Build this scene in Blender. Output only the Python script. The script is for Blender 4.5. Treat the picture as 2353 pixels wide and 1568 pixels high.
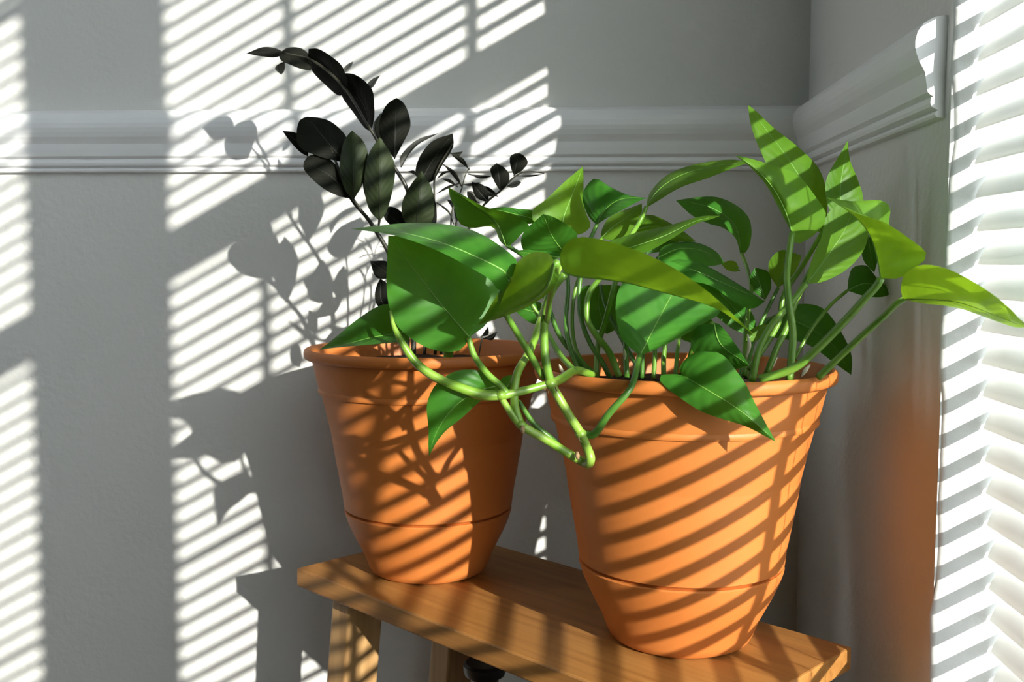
import bpy, math, random
from mathutils import Vector, Matrix

random.seed(7)
S = bpy.context.scene
for o in list(bpy.data.objects):
    bpy.data.objects.remove(o)
COL = S.collection

# ------------------------------------------------------------------ camera
FPX, YAW, PITCH, ROLL = 2299.65, 0.05536, 0.07787, 0.00176
CAMZ = 0.793
RIGHT0 = Vector((math.cos(YAW), math.sin(YAW), 0))
FWD0 = Vector((-math.sin(YAW), math.cos(YAW), 0))
FWD = FWD0 * math.cos(PITCH) + Vector((0, 0, -math.sin(PITCH)))
UP0 = RIGHT0.cross(FWD)
RGT = RIGHT0 * math.cos(ROLL) + UP0 * math.sin(ROLL)
UPV = UP0 * math.cos(ROLL) - RIGHT0 * math.sin(ROLL)
CAM = Vector((0, 0, CAMZ))
cd = bpy.data.cameras.new('camera')
cam = bpy.data.objects.new('camera', cd)
COL.objects.link(cam)
cd.sensor_width = 36
cd.lens = FPX / 2353 * 36
cd.clip_start = 0.02
M3 = Matrix((RGT, UPV, -FWD)).transposed()
cam.matrix_world = Matrix.Translation(CAM) @ M3.to_4x4()
cd.dof.use_dof = True
cd.dof.focus_distance = 0.86
cd.dof.aperture_fstop = 11
S.camera = cam

# ------------------------------------------------------------------ light
SK, SM = 0.6924, 0.3839            # sunlight travels (-SK, 1, -SM)
sd = bpy.data.lights.new('sun', 'SUN')
sd.energy = 8.0
sd.color = (1.0, 0.96, 0.90)
sd.angle = math.radians(0.53)
sun = bpy.data.objects.new('sun', sd)
COL.objects.link(sun)
sun.rotation_euler = Vector((-SK, 1, -SM)).to_track_quat('-Z', 'Y').to_euler()
sun.location = (3, -3, 3)
W = bpy.data.worlds.new('sky')
S.world = W
W.use_nodes = True
wn = W.node_tree.nodes
wn['Background'].inputs[0].default_value = (0.86, 0.93, 1.0, 1)
wn['Background'].inputs[1].default_value = 5.6
S.view_settings.view_transform = 'Standard'
S.view_settings.look = 'None'
S.view_settings.gamma = 1
S.view_settings.use_curve_mapping = False
S.view_settings.exposure = 0.3

# ------------------------------------------------------------------ helpers
DW, XW, DE = 1.2505, 0.2908, 0.7915     # far wall plane, window wall plane, jamb plane
ZB = 0.46                                # bench top
def at(px, py, Y):
    """world point at depth Y that projects to a photo pixel (2353 x 1568 frame)"""
    d = FWD * FPX + RGT * (px - 1176.5) + UPV * (784 - py)
    return CAM + d * (Y / d.y)
def Yframe(px, py, X):
    """depth at which sunlight that lands on the far wall at this pixel crosses plane X"""
    p = at(px, py, DW)
    return DW - (X - p.x) / SK
def Zframe(px, py, X):
    p = at(px, py, DW)
    return p.z + (X - p.x) / SK * SM

def mesh(name, verts, faces, mat, parent=None, smooth=False, uvs=None):
    me = bpy.data.meshes.new(name)
    me.from_pydata([tuple(v) for v in verts], [], faces)
    if uvs:
        l = me.uv_layers.new(name='UVMap')
        for lp in me.loops:
            l.data[lp.index].uv = uvs[lp.vertex_index]
    if smooth:
        me.polygons.foreach_set('use_smooth', [True] * len(me.polygons))
    me.materials.append(mat)
    me.update()
    o = bpy.data.objects.new(name, me)
    COL.objects.link(o)
    if parent:
        o.parent = parent
        if parent.parent is None:          # parts are authored in world space
            o.matrix_parent_inverse = Matrix.Translation(-parent.location)
    return o
def empty(name, loc):
    o = bpy.data.objects.new(name, None)
    COL.objects.link(o)
    o.location = loc
    o.empty_display_size = 0.05
    return o
def tag(o, label=None, cat=None, group=None, kind=None):
    if label: o['label'] = label
    if cat: o['category'] = cat
    if group: o['group'] = group
    if kind: o['kind'] = kind
    return o

def boxes(lst):
    """lst of (x0,x1,y0,y1,z0,z1)"""
    V, F = [], []
    for (a, b, c, d, e, f) in lst:
        n = len(V)
        V += [(a, c, e), (b, c, e), (b, d, e), (a, d, e), (a, c, f), (b, c, f), (b, d, f), (a, d, f)]
        F += [(n, n+3, n+2, n+1), (n+4, n+5, n+6, n+7), (n, n+1, n+5, n+4), (n+1, n+2, n+6, n+5),
              (n+2, n+3, n+7, n+6), (n+3, n, n+4, n+7)]
    return V, F
def bevel(o, w, seg=2):
    m = o.modifiers.new('bevel', 'BEVEL')
    m.width = w
    m.segments = seg
    m.limit_method = 'ANGLE'
    return o

def cr(pts, n):
    """Catmull-Rom through pts, resampled to n points by arc length"""
    P = [Vector(p) for p in pts]
    if len(P) == 2:
        return [P[0].lerp(P[1], i / (n - 1)) for i in range(n)]
    E = [P[0] * 2 - P[1]] + P + [P[-1] * 2 - P[-2]]
    out = []
    for i in range(1, len(E) - 2):
        a, b, c, d = E[i-1], E[i], E[i+1], E[i+2]
        t0 = 0.0
        t1 = t0 + max((b - a).length, 1e-6) ** .5
        t2 = t1 + max((c - b).length, 1e-6) ** .5
        t3 = t2 + max((d - c).length, 1e-6) ** .5
        for k in range(12):
            t = t1 + (t2 - t1) * k / 12
            A1 = a * ((t1 - t) / (t1 - t0)) + b * ((t - t0) / (t1 - t0))
            A2 = b * ((t2 - t) / (t2 - t1)) + c * ((t - t1) / (t2 - t1))
            A3 = c * ((t3 - t) / (t3 - t2)) + d * ((t - t2) / (t3 - t2))
            B1 = A1 * ((t2 - t) / (t2 - t0)) + A2 * ((t - t0) / (t2 - t0))
            B2 = A2 * ((t3 - t) / (t3 - t1)) + A3 * ((t - t1) / (t3 - t1))
            out.append(B1 * ((t2 - t) / (t2 - t1)) + B2 * ((t - t1) / (t2 - t1)))
    out.append(P[-1])
    L = [0]
    for i in range(1, len(out)):
        L.append(L[-1] + (out[i] - out[i-1]).length)
    res, j = [], 0
    for i in range(n):
        s = L[-1] * i / (n - 1)
        while j < len(L) - 2 and L[j+1] < s:
            j += 1
        q = (s - L[j]) / max(L[j+1] - L[j], 1e-9)
        res.append(out[j].lerp(out[j+1], min(q, 1)))
    return res

def tube(name, pts, rad, mat, parent=None, n=None, sides=8):
    """rad: list of radii along the curve (interpolated)"""
    n = n or max(6, 6 * (len(pts) - 1))
    C = cr(pts, n)
    V, F = [], []
    ref = None
    for i, p in enumerate(C):
        t = (C[min(i+1, n-1)] - C[max(i-1, 0)]).normalized()
        if ref is None:
            ref = t.orthogonal().normalized()
        ref = (ref - t * ref.dot(t)).normalized()
        b = t.cross(ref)
        s = i / (n - 1) * (len(rad) - 1)
        k = min(int(s), len(rad) - 2) if len(rad) > 1 else 0
        r = rad[k] + (rad[k+1] - rad[k]) * (s - k) if len(rad) > 1 else rad[0]
        for j in range(sides):
            a = 2 * math.pi * j / sides
            V.append(p + (ref * math.cos(a) + b * math.sin(a)) * r)
    for i in range(n - 1):
        for j in range(sides):
            k = (j + 1) % sides
            F.append((i*sides+j, i*sides+k, (i+1)*sides+k, (i+1)*sides+j))
    F.append(tuple(range(sides))[::-1])
    F.append(tuple((n-1)*sides + j for j in range(sides)))
    return mesh(name, V, F, mat, parent, True)

def lathe(name, prof, c, mat, parent=None, seg=72):
    """prof: list of (r, z) in order; c: centre base"""
    V, F = [], []
    n = len(prof)
    for i in range(seg):
        a = 2 * math.pi * i / seg
        for (r, z) in prof:
            V.append((c[0] + r * math.cos(a), c[1] + r * math.sin(a), c[2] + z))
    for i in range(seg):
        k = (i + 1) % seg
        for j in range(n - 1):
            F.append((i*n+j, k*n+j, k*n+j+1, i*n+j+1))
    if prof[0][0] > 1e-5:
        pass
    o = mesh(name, V, F, mat, parent, True)
    m = o.modifiers.new('edge', 'EDGE_SPLIT')
    m.split_angle = math.radians(40)
    return o

# ------------------------------------------------------------------ materials
def newmat(name):
    m = bpy.data.materials.new(name)
    m.use_nodes = True
    nt = m.node_tree
    return m, nt, nt.nodes['Principled BSDF']
def N(nt, t, **kw):
    n = nt.nodes.new(t)
    for k, v in kw.items():
        if k == 'inp':
            for a, b in v.items():
                n.inputs[a].default_value = b
        else:
            setattr(n, k, v)
    return n
def ramp(nt, stops):
    r = N(nt, 'ShaderNodeValToRGB')
    e = r.color_ramp.elements
    e[0].position, e[0].color = stops[0][0], (*stops[0][1], 1)
    e[1].position, e[1].color = stops[-1][0], (*stops[-1][1], 1)
    for p, c in stops[1:-1]:
        x = e.new(p)
        x.color = (*c, 1)
    return r
def noisy(name, c0, c1, scale, rough, bump=0, bscale=None, bdist=.001, spec=.5, detail=4):
    m, nt, b = newmat(name)
    tc = N(nt, 'ShaderNodeTexCoord')
    nz = N(nt, 'ShaderNodeTexNoise', inp={'Scale': scale, 'Detail': detail})
    nt.links.new(tc.outputs['Object'], nz.inputs['Vector'])
    r = ramp(nt, [(.3, c0), (.7, c1)])
    nt.links.new(nz.outputs['Fac'], r.inputs[0])
    nt.links.new(r.outputs[0], b.inputs['Base Color'])
    b.inputs['Roughness'].default_value = rough
    b.inputs['Specular IOR Level'].default_value = spec
    if bump:
        n2 = N(nt, 'ShaderNodeTexNoise', inp={'Scale': bscale, 'Detail': 3})
        nt.links.new(tc.outputs['Object'], n2.inputs['Vector'])
        bp = N(nt, 'ShaderNodeBump', inp={'Strength': bump, 'Distance': bdist})
        nt.links.new(n2.outputs['Fac'], bp.inputs['Height'])
        nt.links.new(bp.outputs[0], b.inputs['Normal'])
    return m

M = {}
M['wall'] = noisy('wall_paint', (.685, .68, .645), (.705, .70, .665), 5, .8, .55, 130, .0016, .25)
M['ceiling'] = noisy('ceiling_paint', (.22, .22, .21), (.25, .25, .24), 4, .9)
M['walldark'] = noisy('dark_wall_paint', (.05, .047, .042), (.065, .06, .055), 5, .8)
M['trim'] = noisy('trim_paint', (.85, .855, .85), (.88, .885, .88), 9, .42, .15, 60, .0006)
M['jamb'] = noisy('reveal_paint', (.70, .71, .69), (.76, .765, .745), 40, .6, .5, 90, .0012, .3)
M['slat'] = None
M['soil'] = noisy('potting_soil', (.015, .01, .007), (.06, .042, .028), 160, .95, 1, 220, .004, .1)
M['twine'] = noisy('cord', (.6, .6, .57), (.7, .7, .67), 200, .8)
M['darkglass'] = noisy('dark_brown_glaze', (.03, .015, .01), (.05, .027, .018), 30, .3)
M['blackplastic'] = noisy('black_plastic', (.006, .006, .007), (.012, .012, .013), 40, .35)
M['floor'] = noisy('floor_boards', (.06, .036, .022), (.10, .06, .036), 12, .45)

def terracotta(name, c0, c1):
    m, nt, b = newmat(name)
    tc = N(nt, 'ShaderNodeTexCoord')
    nz = N(nt, 'ShaderNodeTexNoise', inp={'Scale': 14, 'Detail': 5})
    nt.links.new(tc.outputs['Object'], nz.inputs['Vector'])
    r = ramp(nt, [(.3, c0), (.7, c1)])
    nt.links.new(nz.outputs['Fac'], r.inputs[0])
    nt.links.new(r.outputs[0], b.inputs['Base Color'])
    b.inputs['Roughness'].default_value = .5
    b.inputs['Specular IOR Level'].default_value = .32
    n2 = N(nt, 'ShaderNodeTexNoise', inp={'Scale': 300, 'Detail': 2})
    nt.links.new(tc.outputs['Object'], n2.inputs['Vector'])
    bp = N(nt, 'ShaderNodeBump', inp={'Strength': .12, 'Distance': .0005})
    nt.links.new(n2.outputs['Fac'], bp.inputs['Height'])
    nt.links.new(bp.outputs[0], b.inputs['Normal'])
    return m
M['pot'] = terracotta('terracotta_plastic', (.48, .145, .029), (.53, .170, .037))

def wood(name, c0, c1, c2, ang):
    m, nt, b = newmat(name)
    tc = N(nt, 'ShaderNodeTexCoord')
    mp = N(nt, 'ShaderNodeMapping')
    mp.inputs['Rotation'].default_value = (0, 0, -ang)
    mp2 = N(nt, 'ShaderNodeMapping')
    mp2.inputs['Scale'].default_value = (3.0, 90, 90)
    nz = N(nt, 'ShaderNodeTexNoise', inp={'Scale': 1.0, 'Detail': 6, 'Roughness': .65})
    nt.links.new(tc.outputs['Object'], mp.inputs['Vector'])
    nt.links.new(mp.outputs[0], mp2.inputs['Vector'])
    nt.links.new(mp2.outputs[0], nz.inputs['Vector'])
    r = ramp(nt, [(.28, c0), (.5, c1), (.75, c2)])
    nt.links.new(nz.outputs['Fac'], r.inputs[0])
    nt.links.new(r.outputs[0], b.inputs['Base Color'])
    b.inputs['Roughness'].default_value = .42
    bp = N(nt, 'ShaderNodeBump', inp={'Strength': .18, 'Distance': .0006})
    nt.links.new(nz.outputs['Fac'], bp.inputs['Height'])
    nt.links.new(bp.outputs[0], b.inputs['Normal'])
    return m
BANG = -0.72993
M['oak'] = wood('oiled_oak', (.23, .090, .021), (.34, .150, .036), (.42, .20, .054), BANG)
M['oakleg'] = wood('oiled_oak_leg', (.30, .16, .06), (.40, .23, .09), (.47, .29, .125), BANG)
for nd in M['oakleg'].node_tree.nodes:
    if nd.bl_idname == 'ShaderNodeMapping' and nd.inputs['Scale'].default_value[1] > 2:
        nd.inputs['Scale'].default_value = (90, 90, 3.0)

def slat_mat():
    m, nt, b = newmat('white_vinyl')
    b.inputs['Base Color'].default_value = (.86, .86, .845, 1)
    b.inputs['Roughness'].default_value = .4
    tr = N(nt, 'ShaderNodeBsdfTranslucent')
    tr.inputs[0].default_value = (.9, .9, .86, 1)
    mx = N(nt, 'ShaderNodeMixShader')
    mx.inputs[0].default_value = .36
    nt.links.new(b.outputs[0], mx.inputs[1])
    nt.links.new(tr.outputs[0], mx.inputs[2])
    nt.links.new(mx.outputs[0], nt.nodes['Material Output'].inputs[0])
    return m
M['slat'] = slat_mat()

def pane_mat():
    m, nt, b = newmat('window_glass')
    nt.nodes.remove(b)
    tr = N(nt, 'ShaderNodeBsdfTransparent')
    tr.inputs[0].default_value = (.97, .98, .975, 1)
    gl = N(nt, 'ShaderNodeBsdfGlossy')
    gl.inputs['Roughness'].default_value = .02
    mx = N(nt, 'ShaderNodeMixShader')
    mx.inputs[0].default_value = .05
    nt.links.new(tr.outputs[0], mx.inputs[1])
    nt.links.new(gl.outputs[0], mx.inputs[2])
    nt.links.new(mx.outputs[0], nt.nodes['Material Output'].inputs[0])
    return m
M['pane'] = pane_mat()

def leaf_mat(name, c0, c1, rib, trans, tfac, rough, var=.25, veins=.5, spec=.5):
    """UV: u across (0.5 = midrib), v along from base to tip"""
    m, nt, b = newmat(name)
    L = nt.links.new
    uv = N(nt, 'ShaderNodeUVMap')
    tc = N(nt, 'ShaderNodeTexCoord')
    oi = N(nt, 'ShaderNodeObjectInfo')
    sp = N(nt, 'ShaderNodeSeparateXYZ')
    L(uv.outputs[0], sp.inputs[0])
    # |u - .5|
    su = N(nt, 'ShaderNodeMath', operation='SUBTRACT', inp={1: .5})
    L(sp.outputs[0], su.inputs[0])
    ab = N(nt, 'ShaderNodeMath', operation='ABSOLUTE')
    L(su.outputs[0], ab.inputs[0])
    # side veins: fract pattern of v*11 - |u|*5
    ma = N(nt, 'ShaderNodeMath', operation='MULTIPLY', inp={1: 60.0})
    L(sp.outputs[1], ma.inputs[0])
    mb = N(nt, 'ShaderNodeMath', operation='MULTIPLY_ADD', inp={1: -34.0})
    L(ab.outputs[0], mb.inputs[0])
    L(ma.outputs[0], mb.inputs[2])
    sn = N(nt, 'ShaderNodeMath', operation='SINE')
    L(mb.outputs[0], sn.inputs[0])
    nz = N(nt, 'ShaderNodeTexNoise', inp={'Scale': 34, 'Detail': 4})
    L(tc.outputs['Object'], nz.inputs['Vector'])
    # per-leaf tone
    ad = N(nt, 'ShaderNodeMath', operation='MULTIPLY_ADD', inp={1: var, 2: -var / 2})
    L(oi.outputs['Random'], ad.inputs[0])
    ad2 = N(nt, 'ShaderNodeMath', operation='ADD')
    L(nz.outputs['Fac'], ad2.inputs[0])
    L(ad.outputs[0], ad2.inputs[1])
    ad3 = N(nt, 'ShaderNodeMath', operation='MULTIPLY_ADD', inp={1: .05 * veins})
    L(sn.outputs[0], ad3.inputs[0])
    L(ad2.outputs[0], ad3.inputs[2])
    r = ramp(nt, [(.25, c0), (.75, c1)])
    L(ad3.outputs[0], r.inputs[0])
    # midrib line
    rl = N(nt, 'ShaderNodeMapRange', inp={'From Min': .006, 'From Max': .018, 'To Min': .4, 'To Max': 0})
    L(ab.outputs[0], rl.inputs[0])
    mc = N(nt, 'ShaderNodeMixRGB')
    L(rl.outputs[0], mc.inputs[0])
    L(r.outputs[0], mc.inputs[1])
    mc.inputs[2].default_value = (*rib, 1)
    L(mc.outputs[0], b.inputs['Base Color'])
    b.inputs['Roughness'].default_value = rough
    b.inputs['Specular IOR Level'].default_value = spec
    bp = N(nt, 'ShaderNodeBump', inp={'Strength': .25 * veins + .05, 'Distance': .0006})
    L(sn.outputs[0], bp.inputs['Height'])
    L(bp.outputs[0], b.inputs['Normal'])
    tr = N(nt, 'ShaderNodeBsdfTranslucent')
    tm = N(nt, 'ShaderNodeMixRGB', blend_type='MULTIPLY', inp={0: .35})
    tm.inputs[1].default_value = (*trans, 1)
    tr_r = ramp(nt, [(.25, (.55, .6, .5)), (.75, (1, 1, 1))])
    L(ad3.outputs[0], tr_r.inputs[0])
    L(tr_r.outputs[0], tm.inputs[2])
    L(tm.outputs[0], tr.inputs[0])
    mx = N(nt, 'ShaderNodeMixShader')
    mx.inputs[0].default_value = tfac
    L(b.outputs[0], mx.inputs[1])
    L(tr.outputs[0], mx.inputs[2])
    L(mx.outputs[0], nt.nodes['Material Output'].inputs[0])
    return m
M['leaf'] = leaf_mat('pothos_leaf_mature', (.026, .125, .013), (.052, .19, .02), (.09, .22, .035), (.16, .40, .012), .30, .38, spec=.14)
M['young'] = leaf_mat('pothos_leaf_young', (.065, .175, .012), (.115, .25, .022), (.18, .30, .05), (.27, .46, .014), .40, .40, spec=.14)
M['zz'] = leaf_mat('raven_leaf', (.006, .007, .005), (.013, .014, .010), (.010, .010, .007), (.02, .025, .01), .05, .6, .3, .3, .05)
M['zzgreen'] = leaf_mat('raven_leaf_greenish', (.016, .024, .010), (.034, .046, .019), (.034, .042, .02), (.04, .06, .015), .07, .5, .3, .3, .12)
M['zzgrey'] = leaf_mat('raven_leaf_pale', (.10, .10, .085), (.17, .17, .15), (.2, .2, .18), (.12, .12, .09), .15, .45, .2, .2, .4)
M['petiole'] = noisy('petiole_green', (.09, .22, .018), (.17, .32, .04), 45, .36)
M['petiole_dark'] = noisy('petiole_shade_in_colour', (.04, .13, .014), (.08, .20, .025), 45, .38)  # darker copy of the petiole green, shade put into the colour
M['vine'] = noisy('vine_pale_green', (.14, .29, .022), (.25, .38, .06), 38, .34)
M['rib'] = noisy('midrib_green', (.11, .27, .035), (.17, .34, .05), 60, .45)
M['zzstem'] = noisy('raven_stem', (.02, .02, .013), (.045, .042, .026), 60, .4)
M['zzrib'] = noisy('raven_midrib', (.010, .011, .007), (.016, .017, .011), 60, .5)
M['root'] = noisy('dry_aerial_root', (.25, .15, .07), (.42, .28, .14), 120, .8)
M['sheath'] = noisy('dry_sheath', (.55, .50, .36), (.72, .68, .52), 80, .6)

# ------------------------------------------------------------------ room
ZTOP = 2.45
XL, YN = -1.35, -3.2            # extent of the room that is modelled
TH = 0.20                      # window wall thickness
SILL, HEAD = 0.375, 2.08
YW2 = -1.30                    # near end of window opening
floor = tag(mesh('floor', *boxes([(XL, XW + TH, YN, DW + .1, -.05, 0)]), M['floor']), kind='structure')
ceil = tag(mesh('ceiling', *boxes([(XL, XW + TH, YN, DW + .1, ZTOP, ZTOP + .05)]), M['ceiling']), kind='structure')
wb = tag(mesh('wall_back', *boxes([(XL, XW, DW, DW + .1, 0, ZTOP)]), M['wall']), kind='structure')
wr = tag(mesh('wall_right', *boxes([
    (XW, XW + TH, DE, DW + .1, 0, ZTOP), (XW, XW + TH, YN, YW2, 0, ZTOP),
    (XW, XW + TH, YW2, DE, 0, SILL - .03), (XW, XW + TH, YW2, DE, HEAD, ZTOP)]), M['wall']), kind='structure')

W2 = (.55, .80, .85, 1.85)      # unseen narrow window, added for cool fill from the left: y0, y1, z0, z1
tag(mesh('wall_left', *boxes([(XL - .1, XL, YN, W2[0], 0, ZTOP), (XL - .1, XL, W2[1], DW + .1, 0, ZTOP),
    (XL - .1, XL, W2[0], W2[1], 0, W2[2]), (XL - .1, XL, W2[0], W2[1], W2[3], ZTOP)]), M['walldark']), kind='structure')
tag(mesh('wall_near', *boxes([(XL - .1, XW + TH, YN - .1, YN, 0, ZTOP)]), M['walldark']), kind='structure')

# chair rail: real moulding profile (out from the wall, height)
ZT, ZBT = CAMZ + .1905, CAMZ + .1125
H = ZT - ZBT
prof = [(0, 0), (.0065, .001), (.0075, .003), (.0065, .0055), (.0045, .0062), (.0075, .0072), (.0105, .0090),
        (.0112, .0120), (.0108, .0158), (.0092, .0168), (.0112, .0178), (.0135, .0200), (.0150, .0280),
        (.0160, .0350), (.0178, .0385), (.0205, .0430), (.0228, .0490), (.0240, .0540), (.0240, .0600),
        (.0225, .0660), (.0180, .0725), (.0110, .0765), (.0040, H), (0, H)]
def rail(name, a, b, mitre_b, along_x, mat):
    """extrude the profile; mitre_b: cut 45 degrees at the room corner"""
    V, F = [], []
    n = len(prof)
    for end in (0, 1):
        for (o, z) in prof:
            if along_x:
                V.append(((a if end == 0 else b - (o if mitre_b else 0)), DW - o, ZBT + z))
            else:
                V.append((XW - o, (a if end == 0 else b - (o if mitre_b else 0)), ZBT + z))
    for j in range(n - 1):
        F.append((j, j+1, n+j+1, n+j))
    F.append(tuple(range(n)))
    F.append(tuple(range(n, 2*n))[::-1])
    return tag(mesh(name, V, F, mat), kind='structure')
rail('trim_1', XL, XW, True, True, M['trim'])
rail('trim_2', DE + .012, DW, True, False, M['trim'])
# baseboards
tag(mesh('baseboard_back', *boxes([(XL, XW, DW - .014, DW, 0, .11), (XL, XW, DW - .009, DW, .11, .125)]), M['trim']), kind='structure')
tag(mesh('baseboard_right', *boxes([(XW - .014, XW, YN, DW - .014, 0, .11), (XW - .009, XW, YN, DW - .014, .11, .125)]), M['trim']), kind='structure')

# window reveal (plastered jamb with a soft uneven arris), sill board
V, F = [], []
nz, nx = 60, 8
random.seed(3)
for i in range(nz + 1):
    z = SILL + (HEAD - SILL) * i / nz
    w = .0022 * math.sin(z * 23) + .0016 * math.sin(z * 57 + 1) + .0008 * math.sin(z * 131)
    for j in range(nx + 1):
        t = j / nx
        if j == 0: x, y = XW - .0003, DE + .004
        elif j == 1: x, y = XW + .0005 + w, DE - .0012
        elif j == 2: x, y = XW + .004 + w * .6, DE - .0030
        else: x, y = XW + .004 + (TH - .004) * (j - 2) / (nx - 2), DE - .0032
        V.append((x, y, z))
for i in range(nz):
    for j in range(nx):
        a = i * (nx + 1) + j
        F.append((a, a + 1, a + nx + 2, a + nx + 1))
tag(mesh('trim_3', V, F, M['jamb'], None, True), kind='structure')
o = tag(mesh('trim_4', *boxes([(XW - .03, XW + TH, YW2, DE - .004, SILL - .03, SILL)]), M['trim']), kind='structure')
bevel(o, .006, 3)

# ------------------------------------------------------------------ window_1: twin double hung
win = tag(empty('window_1', (XW + .12, -.25, SILL)), kind='structure')
XU, XLO = XW + .165, XW + .130          # glass planes: upper (outer) sash, lower (inner) sash
def wpart(name, lst, mat=None, bv=.002):
    o = mesh(name, *boxes(lst), mat or M['trim'], win)
    if bv: bevel(o, bv, 2)
    return o
YM0 = Yframe(118, 1500, XLO)            # near side of the mullion
YM1 = Yframe(285, 600, XLO)             # far side of the mullion
zmr0 = Zframe(300, 690, XLO)
zmr1 = zmr0 + .072
def sash(y0, y1, z0, z1, X, munt, hm):
    s = wpart('sash', [(X - .016, X + .016, y0, y0 + .035, z0, z1), (X - .016, X + .016, y1 - .035, y1, z0, z1),
                       (X - .016, X + .016, y0 + .035, y1 - .035, z1 - .036, z1), (X - .016, X + .016, y0 + .035, y1 - .035, z0, z0 + .036)])
    ys = [y0 + .035] + munt + [y1 - .035]
    zs = [z0 + .036] + hm + [z1 - .036]
    for y in munt:
        mesh('muntin', *boxes([(X - .003, X + .003, y - .0075, y + .0075, z0 + .036, z1 - .036)]), M['trim'], win)
    for z in hm:
        mesh('muntin', *boxes([(X - .003, X + .003, y0 + .035, y1 - .035, z - .006, z + .006)]), M['trim'], win)
    for i in range(len(ys) - 1):
        for j in range(len(zs) - 1):
            mesh('pane', *boxes([(X - .0015, X + .0015, ys[i], ys[i+1], zs[j], zs[j+1])]), M['pane'], win)
yu = sorted([Yframe(663, 200, XU), Yframe(1085, 50, XU)])
yl = sorted([Yframe(610, 700, XLO), Yframe(1052, 280, XLO)])
zh = Zframe(300, 1362, XLO)
Y1 = DE - .004
# frame around both lights
wpart('frame', [(XW + .112, XW + TH - .004, YW2, Y1, HEAD - .025, HEAD), (XW + .112, XW + TH - .004, YW2, Y1, SILL, SILL + .02),
                (XW + .112, XW + TH - .004, YM0 + .004, YM1 - .004, SILL + .02, HEAD - .025)])
FAR = 0.775
sash(YM1 - .035, FAR, zmr0 + .036, HEAD - .025, XU, yu, [zmr0 + .036 + 0.43])
sash(YM1 - .035, FAR, SILL + .02, zmr1 - .036, XLO, yl, [zh])
dy = YM1 - YM0
sash(YW2 + .01, YM0 + .035, zmr0 + .036, HEAD - .025, XU, [y - (yu[0] - YM0) * 2 + .02 for y in yu[:1]] , [zmr0 + .466])
sash(YW2 + .01, YM0 + .035, SILL + .02, zmr1 - .036, XLO, [YM0 - (yl[0] - YM1)], [zh])

fill_win = tag(empty('fill_window', (XL - .05, (W2[0] + W2[1]) / 2, W2[2])), kind='structure')  # out-of-view opening added to brighten the left of the far wall
mesh('frame', *boxes([(XL - .08, XL - .03, W2[0], W2[0] + .02, W2[2], W2[3]), (XL - .08, XL - .03, W2[1] - .02, W2[1], W2[2], W2[3]),
    (XL - .08, XL - .03, W2[0] + .02, W2[1] - .02, W2[2], W2[2] + .02), (XL - .08, XL - .03, W2[0] + .02, W2[1] - .02, W2[3] - .02, W2[3])]), M['trim'], fill_win)
mesh('pane', *boxes([(XL - .057, XL - .053, W2[0] + .02, W2[1] - .02, W2[2] + .02, W2[3] - .02)]), M['pane'], fill_win)

# ------------------------------------------------------------------ window blind
PITCHZ, SWID, TILT, CAMB = .02535, .0340, math.radians(34), .0073
blind = tag(empty('window_blind', (XW + .04, DE - .02, SILL + .01)),
            'white slatted blind tilted half open in the window recess beside the plants', 'blind')
YB0, YB1 = YW2 + .012, DE - .0065
SL, SF = [], []
NS = 10
for ye in (YB0, YB1):
    for side in (0, 1):
        for i in range(NS + 1):
            s = i / NS - .5
            a = s * SWID
            c = CAMB * (1 - 4 * s * s) + (-.0006 if side else .0006)
            x = a * math.cos(TILT) - c * math.sin(TILT)
            z = a * math.sin(TILT) + c * math.cos(TILT)
            SL.append((x, ye, z))
n1 = NS + 1
for i in range(NS):
    SF.append((i, i+1, 2*n1+i+1, 2*n1+i))
    SF.append((n1+i+1, n1+i, 3*n1+i, 3*n1+i+1))
    for b in (0, 2*n1):
        SF.append((b+i, b+n1+i, b+n1+i+1, b+i+1))
SF += [(0, 2*n1, 3*n1, n1), (NS, n1+NS, 3*n1+NS, 2*n1+NS)]
slat_me = None
pin = at(2252, 1203, DE)               # a known inner slat edge
zi = pin.z + SWID / 2 * math.sin(TILT)
k0 = int((zi - (SILL + .03)) / PITCHZ)
z = zi - k0 * PITCHZ
def slat_x(z):                          # the blind hangs a little out of plumb
    a, b = at(2226, 136, DE), at(2270, 1450, DE)
    t = (z - a.z) / (b.z - a.z)
    return max(min(a.x + (b.x - a.x) * t, XW + .052), XW + .016) + SWID / 2 * math.cos(TILT)
zs0 = z
slats = []
while z < HEAD - .06:
    if slat_me is None:
        o = mesh('slat', SL, SF, M['slat'], blind, True)
        m = o.modifiers.new('edge', 'EDGE_SPLIT'); m.split_angle = math.radians(50)
        slat_me = o
        o.matrix_parent_inverse = Matrix()
        o.location = Vector((slat_x(z), 0, z)) - blind.location
    else:
        o = slat_me.copy()
        COL.objects.link(o)
        o.location = Vector((slat_x(z), 0, z)) - blind.location
    slats.append(z)
    z += PITCHZ
blind_z = blind.location.copy()
# slat mesh is authored in world Y: cancel the empty's own Y
for o in blind.children:
    o.location.y = -blind.location.y
o = mesh('headrail', *boxes([(XW + .012, XW + .056, YB0, YB1, HEAD - .05, HEAD - .004)]), M['slat'], blind); bevel(o, .004)
o = mesh('bottom_rail', *boxes([(slat_x(zs0) - .014, slat_x(zs0) + .014, YB0, YB1, SILL + .002, SILL + .016)]), M['slat'], blind); bevel(o, .004)
for yc in (.622, -.02, -.66, -1.2):
    for dx, dyy in ((-SWID / 2 * math.cos(TILT), 0), (SWID / 2 * math.cos(TILT), 0)):
        dz = -SWID / 2 * math.sin(TILT) if dx < 0 else SWID / 2 * math.sin(TILT)
        P = [Vector((slat_x(zz) + dx, yc + dyy, zz)) for zz in (SILL + .012, .6, .9, 1.2, HEAD - .03)]
        tube('ladder_cord', P, [.0006], M['twine'], blind, 16, 5)

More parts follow.
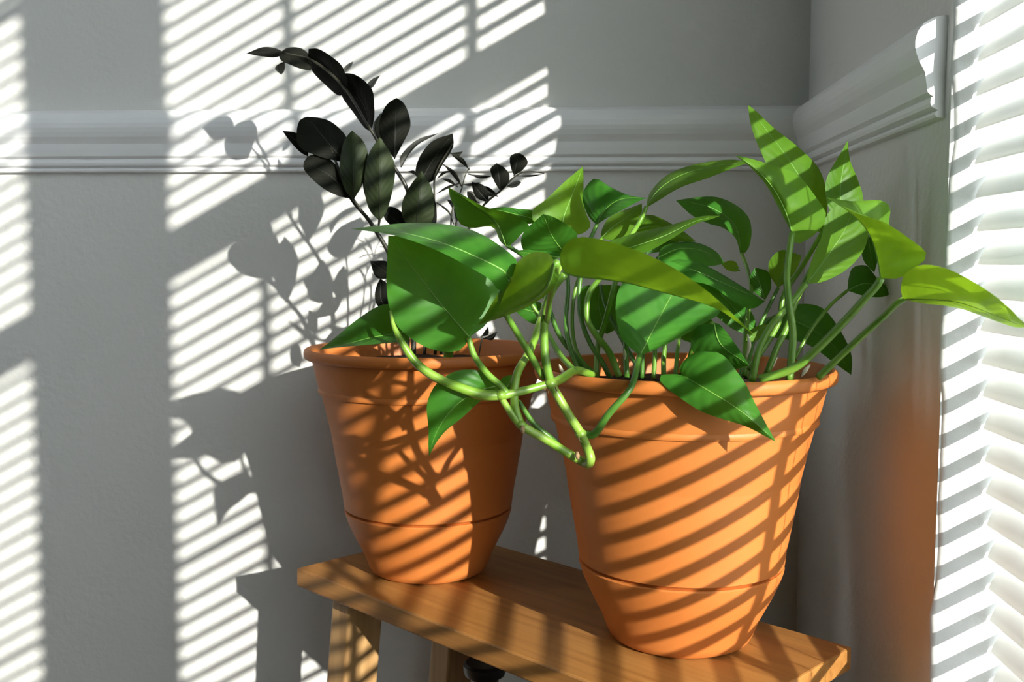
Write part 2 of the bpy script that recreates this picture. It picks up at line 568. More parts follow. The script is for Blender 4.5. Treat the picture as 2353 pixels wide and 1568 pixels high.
# ------------------------------------------------------------------ bench
U = Vector((math.cos(BANG), math.sin(BANG), 0))
Nn = Vector((-U.y, U.x, 0))
BA = Vector((-.29424, 1.05674, 0))
BW, BL, BT = .218, .534, .0205
bench = tag(empty('bench', BA + U * BL / 2 + Nn * BW / 2),
            'narrow oak wood bench under both terracotta pots', 'bench')
def bb(name, u0, u1, n0, n1, z0, z1, mat, bv=.0018):
    c = [BA + U * u + Nn * n for (u, n) in ((u0, n0), (u1, n0), (u1, n1), (u0, n1))]
    V = [(p.x, p.y, z) for z in (z0, z1) for p in c]
    o = mesh(name, V, [(0, 3, 2, 1), (4, 5, 6, 7), (0, 1, 5, 4), (1, 2, 6, 5), (2, 3, 7, 6), (3, 0, 4, 7)], mat, bench)
    return bevel(o, bv, 2)
bb('seat_board', 0, BL, 0, BW, ZB - BT, ZB, M['oak'])
def leg(u_top, u_bot, n_top, n_bot):
    V = []
    for (uu, nn, zz) in ((u_bot, n_bot, 0), (u_top, n_top, ZB - BT)):
        for (a, b) in ((0, 0), (1, 0), (1, 1), (0, 1)):
            wu, wn = (.040, .040) if zz == 0 else (.032, .046)
            p = BA + U * (uu + wu * a) + Nn * (nn + wn * b)
            V.append((p.x, p.y, zz))
    o = mesh('leg', V, [(0, 3, 2, 1), (4, 5, 6, 7), (0, 1, 5, 4), (1, 2, 6, 5), (2, 3, 7, 6), (3, 0, 4, 7)], M['oakleg'], bench)
    bevel(o, .003, 2)
leg(.050, -.005, .012, .006)
leg(.050, -.005, BW - .058, BW - .060)
leg(BL - .082, BL - .050, .012, .006)
leg(BL - .082, BL - .050, BW - .058, BW - .050)
bb('apron', .075, BL - .075, BW / 2 - .01, BW / 2 + .01, ZB - BT - .045, ZB - BT, M['oakleg'])

# ------------------------------------------------------------------ dark bottle under the bench
bc = at(1114, 1547, 1.08)
bot = tag(empty('bottle', (bc.x, bc.y, 0)), 'dark brown bottle with a black cap in shadow under the bench', 'bottle')
hb = bc.z
lathe('body', [(0, 0), (.032, 0), (.034, .006), (.034, hb - .09), (.028, hb - .06), (.0165, hb - .03), (.0155, hb - .001), (0, hb - .001)], (bc.x, bc.y, 0), M['darkglass'], bot, 32)
lathe('cap', [(0, -.001), (.0225, -.001), (.024, .004), (.024, .010), (.021, .013), (0, .0135)], (bc.x, bc.y, hb), M['blackplastic'], bot, 32)

# ------------------------------------------------------------------ pots
PH = .2432
def make_pot(root, c):
    saucer = [(0, 0), (.0575, 0), (.0625, .003), (.0655, .009), (.0700, .021), (.0760, .033), (.0820, .0450), (.0868, .0560), (.0898, .0650), (.0904, .0676), (.0892, .0688), (.0860, .0690)]
    body = [(.0860, .0688), (.0882, .0710), (.0906, .0722), (.0920, .085), (.0965, .110), (.1010, .136), (.1048, .166), (.1066, .185), (.1071, .1935),
            (.1076, .1945), (.1130, .1952), (.1158, .1960), (.1166, .1975), (.1166, .1995), (.1160, .2012), (.1151, .2016), (.1154, .2024), (.1160, .204), (.1185, .217), (.1215, .2325)]
    rim = [(.1212, .2318), (.1285, .2322), (.1302, .2335), (.1310, .2360), (.1311, .2395), (.1300, .2420), (.1278, PH), (.1255, .2424), (.1243, .2400),
           (.1225, .2300), (.1170, .2050), (.1120, .190), (.105, .160), (.090, .090), (.07, .03), (0, .028)]
    p = lathe('pot', body, c, M['pot'], root, 96)
    r = lathe('rim', rim, c, M['pot'], p, 96)
    s = lathe('saucer', saucer, c, M['pot'], p, 96)
    # soil: uneven disc
    V, F = [(c[0], c[1], c[2] + .224)], []
    rings, sg = 7, 40
    for i in range(1, rings + 1):
        for j in range(sg):
            a = 2 * math.pi * j / sg
            rr = .1205 * i / rings
            V.append((c[0] + rr * math.cos(a), c[1] + rr * math.sin(a), c[2] + .223 + random.uniform(-.003, .003)))
    for j in range(sg):
        F.append((0, 1 + j, 1 + (j + 1) % sg))
    for i in range(rings - 1):
        for j in range(sg):
            k = (j + 1) % sg
            F.append((1+i*sg+j, 1+(i+1)*sg+j, 1+(i+1)*sg+k, 1+i*sg+k))
    mesh('soil', V, F, M['soil'], root, True)
C1 = Vector((.10203, .88516, ZB))
C2 = Vector((-.1497, 1.06529, ZB))
pothos = tag(empty('potted_pothos', C1), 'bright green trailing pothos in the terracotta pot nearest the window', 'potted plant', 'terracotta potted plants on the bench')
zzp = tag(empty('potted_zz_plant', C2), 'dark, almost black leafy plant in the terracotta pot against the wall', 'potted plant', 'terracotta potted plants on the bench')
make_pot(pothos, C1)
make_pot(zzp, C2)

# ------------------------------------------------------------------ leaves
NV, NU = 22, 5
def leaf(root, mid, left, right, Y, d=(0, 0, 0), mat='leaf', bulge=.06, rib=True):
    """mid: base..tip pixels; left/right: edge pixels between base and tip;
    Y: depth at base and tip; d: extra depth of left edge, right edge and mid half way along"""
    def lift(pts, dd):
        n = len(pts)
        out = []
        L = [0]
        for i in range(1, n):
            L.append(L[-1] + math.hypot(pts[i][0]-pts[i-1][0], pts[i][1]-pts[i-1][1]))
        for i, p in enumerate(pts):
            t = L[i] / L[-1]
            y = Y[0] + (Y[1] - Y[0]) * t + dd * math.sin(math.pi * t) ** .8 if 0 < t < 1 else (Y[0] if t == 0 else Y[1])
            if len(p) > 2: y += p[2]
            out.append(at(p[0], p[1], y))
        return out
    mc = cr(lift(mid, d[2]), NV)
    lc = cr(lift([mid[0]] + left + [mid[-1]], d[0] + d[2]), NV)
    rc = cr(lift([mid[0]] + right + [mid[-1]], d[1] + d[2]), NV)
    V, F, UVs = [], [], []
    w = 2 * NU + 1
    for i in range(NV):
        v = i / (NV - 1)
        nrm = (rc[i] - lc[i]).cross(mc[min(i+1, NV-1)] - mc[max(i-1, 0)])
        nrm = nrm.normalized() if nrm.length > 1e-12 else Vector((0, -1, 0))
        if nrm.y > 0: nrm = -nrm
        for j in range(w):
            s = (j - NU) / NU
            e = lc[i] if s < 0 else rc[i]
            a = abs(s)
            p = mc[i].lerp(e, a)
            wd = (e - mc[i]).length
            p = p + nrm * bulge * wd * (math.sin(math.pi * a) + .25 * math.sin(v * 40 + s) * a * (1 - a))
            V.append(p)
            UVs.append((.5 + s / 2, v))
    for i in range(NV - 1):
        for j in range(w - 1):
            a = i * w + j
            F.append((a, a + 1, a + w + 1, a + w))
    o = mesh('leaf', V, F, M[mat], root, True, UVs)
    if rib:
        rm = 'zzrib' if mat.startswith('zz') else 'rib'
        tube('midrib', mc[:-2], [.0008, .0004, .00015], M[rm], o, 14, 5)
    return o
def stem(root, pts, r, mat='petiole', name='petiole', sides=8):
    return tube(name, [at(*p) for p in pts], r if isinstance(r, list) else [r, r * .8], M[mat], root, None, sides)
def P_(*a, **k): return leaf(pothos, *a, **k)
def Z_(*a, **k): return leaf(zzp, *a, **k)

# ---- pothos, front left
P_([(1078,775),(1005,690),(940,605),(892,542)], [(1060,804),(998,805),(925,763),(898,719),(888,654),(890,590)],
   [(1115,748),(1145,690),(1140,640),(1060,570),(960,545)], (.755,.74), (-.006,.014,.01), bulge=.03)
P_([(1172,640),(1159,624),(1088,588),(1020,560),(908,532),(806,526)], [(1186,625),(1190,603),(1156,570),(1088,530),(1010,514),(930,513),(870,519)],
   [(1152,672),(1126,643),(1082,616),(1020,583),(960,558),(900,540)], (.715,.695), (.05,-.018,0), bulge=.05)
P_([(1276,606),(1254,665),(1213,697),(1156,722),(1097,748)], [(1262,584),(1240,579),(1221,581),(1183,610),(1148,670),(1118,722)],
   [(1284,640,.02),(1262,672,.03),(1215,704,.03),(1160,727,.02)], (.625,.742), (.06,0,0), 'young', bulge=.08)
P_([(1296,626),(1328,636),(1421,646),(1532,674),(1647,709),(1690,738),(1742,778)], [(1286,600),(1294,566),(1322,546),(1373,549),(1469,578),(1548,616),(1634,676),(1690,730)],
   [(1310,600,.01),(1400,600,.02),(1500,630,.02),(1600,670,.02),(1670,712,.01)], (.74,.72), (-.05,.0,0), 'young', bulge=.06)
P_([(1470,817),(1510,740),(1545,676),(1585,618)], [(1431,782),(1415,724),(1421,667),(1455,625),(1530,600)],
   [(1500,806),(1564,775),(1628,737),(1656,718),(1650,660)], (.80,.86), (0,.02,0), bulge=.04)
P_([(1566,862),(1617,892),(1686,934),(1725,963),(1783,1016)], [(1543,860),(1513,866),(1530,890),(1560,913),(1608,944),(1652,961),(1713,980),(1751,999)],
   [(1560,850),(1575,825),(1602,808),(1637,806),(1667,821),(1690,850),(1713,882),(1732,921),(1751,957),(1769,990)], (.765,.735), (.008,.012,-.012), bulge=.04)
P_([(1150,885),(1085,905),(1035,945),(1000,1000),(986,1049)], [(1130,860),(1089,850),(1046,854),(1003,882),(982,923),(981,950),(985,990),(984,1022)],
   [(1140,905),(1105,922),(1061,961),(1023,992),(1003,1017)], (.76,.75), (0,.02,-.01), bulge=.05)
P_([(1160,898),(1168,884),(1181,862)], [(1148,880),(1158,866)], [(1182,892),(1184,875)], (.80,.80), bulge=.05)
P_([(935,765),(860,775),(800,790),(734,804)], [(925,720),(892,699),(865,706),(816,738),(770,776)],
   [(940,785),(914,787),(843,793),(775,799)], (.775,.775), (.02,-.02,0), bulge=.05)
# ---- pothos, upper left and middle
P_([(1163,566),(1150,530),(1138,508),(1096,476),(1030,430)], [(1150,556),(1132,522),(1084,524),(1057,514),(1042,472),(1034,453)],
   [(1175,562),(1201,535),(1216,520),(1199,501),(1159,487),(1115,476),(1070,452)], (.90,.89), (.02,-.02,0), bulge=.06)
P_([(1240,508),(1195,495),(1126,479)], [(1215,515),(1170,500)], [(1232,487),(1190,480),(1159,476)], (.91,.91), bulge=.04)
P_([(1292,530),(1293,507),(1318,440),(1340,382)], [(1262,528),(1226,510),(1224,482),(1246,466),(1297,418)],
   [(1328,540),(1357,520),(1345,485),(1341,444),(1341,410)], (.90,.92), (-.015,.02,0), 'young', bulge=.05)
P_([(1302,588),(1270,545),(1248,492)], [(1250,590),(1205,578),(1197,553),(1207,528),(1230,508)],
   [(1316,570),(1326,538),(1300,515),(1270,498)], (.85,.83), (.01,-.01,0), bulge=.05)
P_([(1288,592),(1240,586),(1178,577)], [(1260,600),(1215,592)], [(1284,583),(1246,577),(1210,574)], (.845,.85), bulge=.03)
P_([(1371,517),(1395,478),(1427,458),(1486,455)], [(1352,497),(1338,450),(1350,424),(1367,410),(1405,432),(1440,450)],
   [(1390,504),(1437,479),(1465,464)], (.88,.87), (.02,-.02,0), bulge=.08)
P_([(1485,478),(1510,440),(1560,405),(1640,382),(1719,374)], [(1488,455),(1497,437),(1533,402),(1577,383),(1640,370),(1690,367)],
   [(1510,463),(1564,431),(1628,409),(1680,388)], (.90,.88), (.03,-.02,0), 'young', bulge=.06)
P_([(1380,548),(1410,520),(1440,500),(1475,468)], [(1384,525),(1400,500),(1434,483)], [(1410,552),(1450,540),(1474,505)], (.92,.93), (.01,-.01,0), 'young')
P_([(1455,530),(1500,520),(1550,535),(1600,556)], [(1470,500),(1497,494),(1539,512),(1575,535)], [(1480,545),(1530,552),(1570,555)], (.93,.92), (.02,0,0), 'young')
P_([(1395,590),(1440,572),(1520,545),(1600,508),(1655,496)], [(1396,558),(1430,545),(1469,533),(1532,520),(1612,497)],
   [(1420,600),(1485,580),(1545,548),(1598,515),(1640,502)], (.84,.85), (.03,-.01,0), 'young', bulge=.05)
P_([(1702,583),(1690,520),(1640,480),(1600,468),(1553,461)], [(1698,571),(1689,546),(1660,523),(1628,514),(1590,495)],
   [(1716,578),(1727,539),(1721,501),(1692,472),(1647,453),(1596,454)], (1.0,.98), (-.02,.02,0), bulge=.06)
P_([(1512,592),(1560,572),(1610,575),(1665,606)], [(1520,570),(1560,556),(1610,560),(1650,582)], [(1530,612),(1580,610),(1630,612)], (.88,.93), (.02,-.02,0), bulge=.08)
P_([(1525,606),(1590,620),(1660,650),(1758,693)], [(1560,596),(1620,610),(1700,655)], [(1560,640),(1628,655),(1690,695),(1728,710)], (.86,.87), (.02,-.02,0), bulge=.06)
P_([(1620,650),(1670,690),(1735,770)], [(1660,655),(1705,690),(1735,735)], [(1615,690),(1650,730),(1690,760)], (.93,.93), (.01,-.01,0), bulge=.05)
P_([(1560,555),(1520,560),(1484,585)], [(1530,550),(1500,562)], [(1550,575),(1510,580)], (.94,.93))
# inner, darker leaves
P_([(1380,655),(1375,700),(1395,768)], [(1340,660),(1326,700),(1350,745)], [(1430,660),(1442,710),(1425,750)], (.96,.95), (0,0,.01), bulge=.05)
P_([(1258,720),(1220,715),(1172,700)], [(1230,745),(1195,725)], [(1250,700),(1215,692)], (.90,.90))
P_([(1640,742),(1655,790),(1722,840)], [(1600,752),(1588,800),(1630,840),(1680,850)], [(1652,745),(1692,794),(1712,825)], (.83,.80), (.02,.0,0), bulge=.05)
P_([(1530,700),(1600,740),(1660,770)], [(1560,700),(1620,720)], [(1540,760),(1600,790)], (.97,.96))
# ---- pothos, right
P_([(1890,535),(1862,450),(1800,350),(1750,285),(1719,241)], [(1850,520),(1800,460),(1760,375),(1732,310),(1722,270)],
   [(1900,500),(1899,440),(1882,388),(1839,342),(1776,292),(1740,258)], (.865,.885), (-.01,.01,0), 'young', bulge=.06)
P_([(1820,536),(1806,490),(1776,432),(1734,386),(1690,357)], [(1812,520,.01),(1794,488,.02),(1765,432,.02),(1728,388,.01)],
   [(1826,561),(1860,548),(1894,515),(1898,490),(1877,456),(1831,401),(1776,380),(1730,366)], (.82,.80), (.01,.02,0), 'young', bulge=.07)
P_([(1935,505),(1930,440),(1940,370),(1948,323)], [(1910,490),(1896,430),(1903,401),(1930,355)], [(1975,500),(1984,458),(1970,410),(1953,367)], (.85,.855), (-.005,.005,0), 'young', bulge=.05)
P_([(1852,653),(1900,590),(1940,530),(1962,472)], [(1858,620),(1868,590),(1886,548),(1903,489),(1930,470)],
   [(1890,648),(1945,620),(1983,578),(1996,532),(1985,492)], (.825,.835), (-.005,.005,.005), 'young', bulge=.05)
P_([(2024,640),(2013,580),(1993,530),(1955,490),(1900,454)], [(2045,575,.02),(2043,510,.02),(2046,481,.02),(2029,462,.01),(1953,462)],
   [(2071,638),(2112,608),(2131,588),(2075,538),(2029,510),(1966,490)], (.745,.755), (.015,-.035,0), 'young', bulge=.06)
P_([(2075,688),(2113,688),(2197,694),(2281,722),(2330,742),(2368,752)], [(2070,660),(2080,630),(2117,609),(2176,618),(2239,649),(2307,696),(2345,735)],
   [(2110,692,.02),(2200,702,.03),(2281,734,.02),(2330,752,.01)], (.755,.655), (-.05,.02,0), 'young', bulge=.06)
P_([(1790,722),(1870,760),(1920,800),(1956,862)], [(1830,700),(1886,706),(1928,755),(1957,818)], [(1750,740),(1764,770),(1852,790),(1919,836)], (.99,.97), (.01,-.01,0), bulge=.05)
P_([(1947,668),(1985,652),(2020,658),(2056,672)], [(1950,640),(1960,615),(1992,611),(2015,640)], [(1985,680),(2025,683)], (.93,.93), (.02,-.01,0), bulge=.08)
P_([(1994,540),(2000,580),(2009,627)], [(1980,570),(1985,600)], [(2012,560),(2017,595)], (.95,.95))
P_([(1788,662),(1800,625),(1842,588)], [(1768,630),(1768,600),(1795,575)], [(1815,640),(1835,610)], (.94,.93), (0,.0,0), 'young')
P_([(1758,690),(1745,650),(1735,615)], [(1728,665),(1724,635)], [(1772,660),(1765,625)], (.95,.95))
P_([(1700,622),(1682,612),(1658,608)], [(1690,602),(1672,600)], [(1690,625),(1670,620)], (.95,.94), (0,0,0), 'young')
P_([(1715,785),(1735,765),(1768,745)], [(1718,765),(1745,748)], [(1735,785),(1758,768)], (.86,.87), (0,0,0), 'young')

# ---- pothos stems
def PS(pts, r=.0019, mat='petiole', name='petiole'): return stem(pothos, pts, r, mat, name)
PS([(1266,884,.76),(1254,830,.757),(1250,770,.757),(1254,715,.752),(1270,665,.745),(1298,630,.74)], [.0034,.0032,.0030,.0030])
PS([(1257,740,.755),(1263,690,.72),(1276,640,.67),(1278,604,.627)], [.0022,.002,.0024])
PS([(1165,906,.745),(1150,888,.746),(1120,860,.748),(1090,818,.752),(1076,775,.755)], [.0030,.0026,.0022])
PS([(1250,870,.765),(1221,820,.755),(1185,760,.74),(1159,715,.73),(1150,680,.72),(1170,642,.715)], [.0028,.0025,.002], 'petiole')
PS([(1196,975,.75),(1184,940,.75),(1182,905,.75),(1188,860,.755),(1218,805,.775),(1243,734,.80),(1270,650,.83),(1300,590,.85)], [.0034,.0032,.0028,.002], 'vine')
PS([(1218,694,.86),(1239,728,.86),(1256,762,.85),(1287,816,.82),(1320,854,.79)], [.0018,.0022,.0028])
PS([(1340,998,.765),(1362,1000,.762),(1400,950,.755),(1448,894,.755),(1462,850,.775),(1470,817,.80)], [.0034,.0026,.0024], 'petiole_dark')
# vines over the rim
PS([(897,714,.745),(905,750,.742),(925,790,.74),(960,838,.74),(1010,872,.74),(1060,893,.74),(1110,908,.742),(1150,909,.745),(1205,898,.752),(1266,882,.76)],
   [.0008,.0022,.0030,.0033,.0036,.0039,.0042,.0034,.0031,.0034], 'vine', 'vine')
PS([(1266,882,.76),(1292,870,.775),(1322,852,.795),(1360,862,.82)], [.0038,.0034,.0034], 'vine', 'vine')
PS([(1148,908,.745),(1168,940,.748),(1196,976,.75),(1250,1008,.755),(1305,1042,.762),(1340,1062,.763),(1352,1066,.757),(1357,1054,.752),(1346,1022,.758),(1335,998,.762),(1312,962,.76),(1290,925,.758),(1268,886,.759)],
   [.0024,.0028,.0034,.0036,.0034,.0036,.0038,.0038,.0034,.0036,.0036,.0036,.0034], 'vine', 'vine')
PS([(1192,922,.775),(1225,972,.78),(1270,1012,.782),(1325,1058,.775),(1350,1066,.768)], [.0018,.0024,.0026,.0026], 'petiole_dark', 'vine')
for (x, y, Y, r) in ((1266,882,.758,.0050),(1335,998,.762,.0046),(1197,976,.749,.0040),(1150,908,.744,.0044)):
    c = at(x, y, Y)
    lathe('node', [(0, -r)] + [(r * math.cos(a), r * .9 * math.sin(a)) for a in [math.radians(q) for q in range(-70, 80, 20)]] + [(0, r)], c, M['vine'], pothos, 12)
for (x, y, Y) in ((1200,986,.746),(1326,1046,.756)):
    stem(pothos, [(x, y - 6, Y), (x + 1, y + 3, Y - .002), (x + 2, y + 9, Y - .001)], [.0014, .0019, .0012], 'root', 'root_stub')
for i, (x, y) in enumerate(((1256,893),(1262,898),(1250,890),(1278,893),(1330,1010))):
    stem(pothos, [(x, y - 6, .757), (x - 3 + i, y + 2, .755), (x - 6 + 3 * i, y + 6, .755)], [.0006, .0004], 'root', 'aerial_root', 5)
# petioles in the pot, behind the rim
for pts, mt, r in [
    ([(1423,866,.84),(1400,810,.845),(1371,772,.85),(1350,734,.855),(1353,677,.86),(1384,630,.86),(1395,592,.845)], 'petiole', .0023),
    ([(1369,866,.85),(1375,790,.855),(1392,735,.86),(1416,640,.87),(1440,560,.88),(1470,510,.90),(1486,474,.90)], 'petiole', .002),
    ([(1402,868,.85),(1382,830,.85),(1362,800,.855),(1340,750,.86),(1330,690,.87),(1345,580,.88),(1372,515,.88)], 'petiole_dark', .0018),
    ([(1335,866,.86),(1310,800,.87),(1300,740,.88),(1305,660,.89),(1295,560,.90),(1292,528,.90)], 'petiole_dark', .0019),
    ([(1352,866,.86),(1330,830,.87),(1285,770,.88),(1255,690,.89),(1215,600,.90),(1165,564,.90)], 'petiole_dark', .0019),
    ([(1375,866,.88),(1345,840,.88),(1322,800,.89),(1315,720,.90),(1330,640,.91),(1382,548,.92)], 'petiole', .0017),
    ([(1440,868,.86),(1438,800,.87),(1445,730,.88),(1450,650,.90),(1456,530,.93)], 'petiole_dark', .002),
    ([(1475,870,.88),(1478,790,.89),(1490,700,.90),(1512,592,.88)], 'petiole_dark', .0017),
    ([(1502,870,.87),(1505,800,.88),(1500,720,.88),(1520,640,.87),(1527,605,.86)], 'petiole', .0017),
    ([(1525,870,.89),(1526,810,.90),(1545,720,.91),(1610,652,.93)], 'petiole', .0019),
    ([(1552,870,.90),(1556,810,.91),(1560,760,.94),(1532,702,.97)], 'petiole', .0016),
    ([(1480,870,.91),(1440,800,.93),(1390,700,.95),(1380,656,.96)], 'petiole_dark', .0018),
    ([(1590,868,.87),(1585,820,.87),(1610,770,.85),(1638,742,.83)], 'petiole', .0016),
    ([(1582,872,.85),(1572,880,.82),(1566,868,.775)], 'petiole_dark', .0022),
    ([(1711,866,.86),(1712,800,.87),(1718,720,.90),(1726,658,.95),(1716,615,.98),(1704,583,1.0)], 'petiole', .0019),
    ([(1728,878,.815),(1745,800,.818),(1775,745,.82),(1818,696,.823),(1852,653,.825)], 'petiole', .0025),
    ([(1722,850,.84),(1745,815,.845),(1790,740,.85),(1800,680,.855),(1845,610,.86),(1890,533,.865)], 'petiole', .002),
    ([(1761,862,.84),(1785,800,.842),(1805,760,.845),(1830,690,.848),(1880,590,.85),(1934,505,.85)], 'petiole', .0022),
    ([(1814,874,.79),(1819,820,.792),(1822,767,.795),(1812,690,.80),(1808,640,.805),(1812,590,.81),(1820,536,.82)], 'petiole', .0026),
    ([(1744,872,.785),(1790,860,.783),(1830,843,.778),(1880,800,.77),(1945,734,.76),(1991,683,.75),(2016,655,.746),(2024,640,.745)], 'petiole', .0028),
    ([(1880,868,.79),(1930,820,.78),(1980,773,.77),(2030,728,.76),(2062,697,.755),(2077,688,.755)], 'petiole', .0024),
    ([(1826,826,.90),(1845,790,.905),(1870,750,.91),(1910,700,.92),(1947,668,.93)], 'petiole', .0015),
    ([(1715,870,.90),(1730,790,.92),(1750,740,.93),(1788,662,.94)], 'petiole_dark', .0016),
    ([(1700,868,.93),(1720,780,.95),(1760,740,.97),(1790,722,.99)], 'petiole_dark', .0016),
]:
    PS(pts, r * 1.25, mt)
for pts in ([(1718,768,.855),(1722,795,.852),(1716,822,.85)], [(1434,802,.86),(1436,825,.86),(1434,826,.86)], [(1760,858,.845),(1775,840,.845),(1786,822,.845)], [(1842,866,.80),(1852,850,.80),(1862,838,.80)], [(1285,838,.83),(1290,850,.83),(1294,862,.83)]):
    stem(pothos, pts, [.0006, .0018, .0005], 'sheath', 'dry_sheath', 6)

# ---- dark plant: top branch
Z_([(655,121),(604,120),(565,123)], [(630,110),(604,108)], [(635,132),(604,130)], (1.07,1.075), (.02,-.01,0), 'zz')
Z_([(640,124),(680,130),(715,163)], [(660,110),(690,110),(712,128)], [(645,138),(667,149),(690,158)], (1.065,1.055), (.02,-.015,0), 'zz')
Z_([(795,214),(765,165),(735,135),(709,112)], [(779,220),(744,192),(717,163),(708,135)], [(797,185),(786,152),(763,131),(731,112)], (1.05,1.065), (.02,-.02,0), 'zz')
Z_([(854,302),(840,250),(815,205),(792,168)], [(840,296),(811,258),(785,220),(780,190)], [(860,270),(860,240),(856,208),(833,182),(812,170)], (1.045,1.06), (.02,-.02,0), 'zz')
Z_([(654,143),(640,150),(646,172)], [(636,150),(632,158)], [(655,155),(652,165)], (1.07,1.07), (0,0,0), 'zzgrey')
Z_([(790,168),(800,155),(812,141)], [(790,158),(800,147)], [(800,164),(808,152)], (1.07,1.075), (0,0,0), 'zzgrey')
Z_([(848,206),(858,190),(874,173)], [(845,192),(858,180)], [(858,200),(866,186)], (1.07,1.075), (0,0,0), 'zzgrey')
# ---- cluster
Z_([(907,366),(908,300),(911,225)], [(885,335),(871,300),(878,259),(893,236)], [(923,335),(943,290),(936,252),(925,234)], (1.04,1.05), (.01,.01,-.01), 'zz')
Z_([(872,325),(862,295),(876,258)], [(860,310),(858,285)], [(880,310),(884,280)], (1.06,1.06), (0,0,0), 'zzgrey')
Z_([(796,375),(755,330),(706,268)], [(735,360),(687,337),(682,298),(690,275)], [(805,345),(795,313),(763,281),(735,271)], (1.035,1.03), (-.01,.01,0), 'zz')
Z_([(708,360),(682,325),(648,300)], [(690,350),(664,322)], [(706,330),(684,307)], (1.045,1.045), (0,0,0), 'zz')
Z_([(806,457),(760,405),(698,372)], [(779,451),(744,434),(706,400),(697,385)], [(790,410),(776,384),(744,357),(710,358)], (1.03,1.02), (-.01,.01,0), 'zz')
Z_([(812,460),(812,390),(809,300)], [(795,440),(781,399),(784,348),(795,316)], [(830,430),(840,399),(845,351),(833,322)], (1.02,1.02), (.01,.01,-.01), 'zzgreen')
Z_([(872,508),(872,410),(872,315)], [(850,485),(838,440),(838,399),(847,354)], [(886,491),(901,443),(908,386),(897,351)], (1.01,1.01), (.012,.012,-.01), 'zzgreen')
Z_([(850,480),(838,420),(842,360)], [(836,440),(834,400)], [(850,440),(852,400)], (1.04,1.04), (0,0,0), 'zz')
Z_([(966,420),(990,375),(1040,307)], [(955,402),(961,367),(993,325)], [(992,418),(1018,377),(1042,335)], (1.05,1.05), (-.01,.01,0), 'zz')
Z_([(956,520),(962,460),(969,393)], [(930,510),(923,472),(942,428)], [(990,512),(998,463),(990,428)], (1.02,1.02), (.01,.01,-.01), 'zzgreen')
Z_([(935,525),(900,500),(878,478)], [(910,525),(885,505)], [(925,490),(900,475)], (1.05,1.05), (0,0,0), 'zz')
Z_([(975,540),(985,490),(992,440)], [(960,510),(970,470)], [(1000,520),(1002,470)], (1.05,1.05), (0,0,0), 'zz')
Z_([(921,385),(950,340),(1008,306)], [(918,365),(935,340),(965,318)], [(930,370),(958,335)], (1.08,1.08), (0,0,0), 'zzgrey')
# ---- right twigs
Z_([(1149,438),(1146,405),(1141,375)], [(1136,418),(1127,388)], [(1165,425),(1171,402),(1158,385)], (1.06,1.06), (0,0,-.005), 'zz')
Z_([(1181,404),(1186,378),(1194,352)], [(1174,386),(1172,361),(1182,353)], [(1203,389),(1213,373),(1206,360)], (1.06,1.06), (0,0,-.005), 'zz')
Z_([(1122,466),(1100,440),(1084,418)], [(1095,455),(1086,435)], [(1122,445),(1110,425)], (1.06,1.06), (0,0,0), 'zz')
Z_([(1102,468),(1085,455),(1073,440)], [(1085,465),(1074,452)], [(1100,452),(1085,440)], (1.08,1.08), (0,0,0), 'zzgrey')
Z_([(1144,452),(1120,440),(1100,428)], [(1122,450),(1106,438)], [(1136,440),(1118,428)], (1.07,1.07), (0,0,0), 'zz')
Z_([(1165,428),(1182,424),(1198,419)], [(1175,432),(1190,428)], [(1180,417),(1192,415)], (1.08,1.08), (0,0,0), 'zzgrey')
for b, t, w, k in [((1078,390),(1036,356),7,'zz'),((1034,352),(1064,348),8,'zz'),((1062,430),(1018,378),6,'zz'),((1076,400),(1133,405),5,'zz'),
                   ((1036,391),(1003,412),4,'zz'),((1060,420),(999,448),4,'zz'),((1058,424),(1108,418),4,'zz'),((960,405),(936,394),5,'zz'),((1052,430),(1012,410),5,'zz'),
                   ((1184,404),(1252,400),3,'zz'),((1040,480),(1026,458),6,'zz'),((1056,500),(1068,470),9,'zz'),((1036,494),(1003,466),3,'zz'),
                   ((1048,512),(1042,478),12,'zz'),((1110,778),(1143,762),8,'zz'),((1104,775),(1122,750),7,'zz')]:
    mx, my = (b[0]+t[0])/2, (b[1]+t[1])/2
    dx, dy = t[0]-b[0], t[1]-b[1]
    l = math.hypot(dx, dy)
    nx_, ny_ = -dy / l * w, dx / l * w
    bow = (nx_ * .8, ny_ * .8)
    Z_([b, (mx + bow[0], my + bow[1]), t], [(mx + nx_ * 1.6, my + ny_ * 1.6)], [(mx, my)], (1.06, 1.07), (0, .004, 0), k)
Z_([(890,712),(876,690),(874,640)], [(868,704),(861,680),(866,655)], [(895,690),(892,655)], (1.03,1.03), (0,0,0), 'zz')
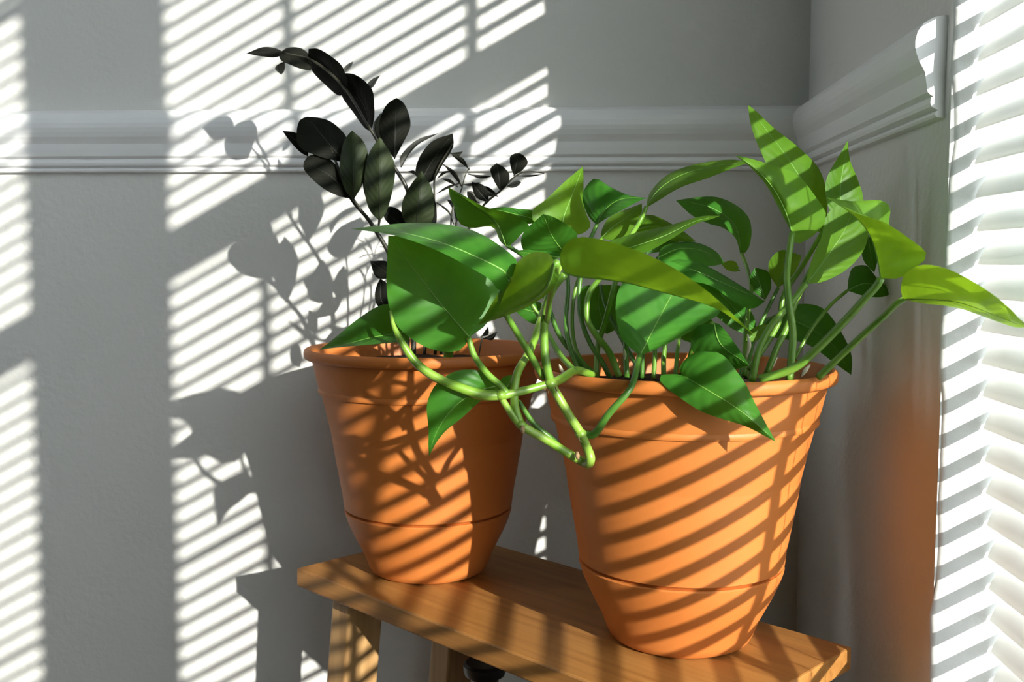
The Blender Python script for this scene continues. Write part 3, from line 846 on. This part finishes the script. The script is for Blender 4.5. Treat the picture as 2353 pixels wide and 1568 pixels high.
# lower hidden foliage of the dark plant (its shadow falls on the wall behind)
for (b, t, w) in [((905,640),(850,600),22),((915,690),(960,640),20),((925,740),(985,700),20),((900,600),(945,560),22),((1010,640),(1060,590),18),((1020,720),(1075,690),16)]:
    mx, my = (b[0]+t[0])/2, (b[1]+t[1])/2
    dx, dy = t[0]-b[0], t[1]-b[1]
    l = math.hypot(dx, dy)
    nx_, ny_ = -dy / l * w, dx / l * w
    Z_([b, (mx, my), t], [(mx + nx_, my + ny_)], [(mx - nx_, my - ny_)], (1.06, 1.09), (0, 0, 0), 'zz')
# stems
def ZS(pts, r=.0016): return stem(zzp, pts, r, 'zzstem', 'stem')
ZS([(655,122,1.064),(720,140,1.055),(790,200,1.048),(850,295,1.042),(868,325,1.042),(907,386,1.045),(935,434,1.045),(950,500,1.05),(955,600,1.055),(952,700,1.06),(950,815,1.06)], [.0008,.0014,.0018,.0024,.0028,.003])
ZS([(760,340,1.033),(806,455,1.028),(846,504,1.03),(865,533,1.03),(890,575,1.035),(915,650,1.04),(930,730,1.05),(936,815,1.05)], [.0012,.002,.0028,.0032])
ZS([(812,458,1.022),(840,498,1.028)], .0014)
ZS([(872,506,1.012),(868,535,1.03)], .0014)
ZS([(1040,330,1.05),(1000,402,1.05),(998,450,1.052),(996,510,1.055),(990,600,1.06),(985,700,1.06),(975,815,1.06)], [.0008,.0012,.0014,.002])
ZS([(1251,399,1.065),(1210,394,1.06),(1184,405,1.06),(1152,437,1.06),(1114,469,1.06),(1080,520,1.06),(1050,600,1.06),(1030,700,1.06),(1015,815,1.06)], [.0005,.001,.0014,.0018,.002,.0022])
ZS([(1079,386,1.062),(1070,400,1.06),(1060,437,1.06),(1040,480,1.06),(1034,540,1.06),(1015,650,1.06),(1000,815,1.06)], [.0006,.0009,.0012,.0016])
ZS([(1018,378,1.06),(1050,400,1.06),(1062,430,1.06)], .0007)
ZS([(1003,466,1.07),(1030,485,1.065),(1042,515,1.06)], .0008)
ZS([(1048,512,1.065),(1046,560,1.065),(1020,700,1.065)], .0012)
ZS([(1108,775,1.06),(1104,795,1.06),(1100,818,1.06)], .0009)
# pale bulb-like stem bases at the soil
c = at(1032, 800, 1.0)
stem(zzp, [(1032,772,1.02),(1032,795,1.02),(1030,822,1.03)], [.0035,.005,.005], 'vine', 'stem_base')
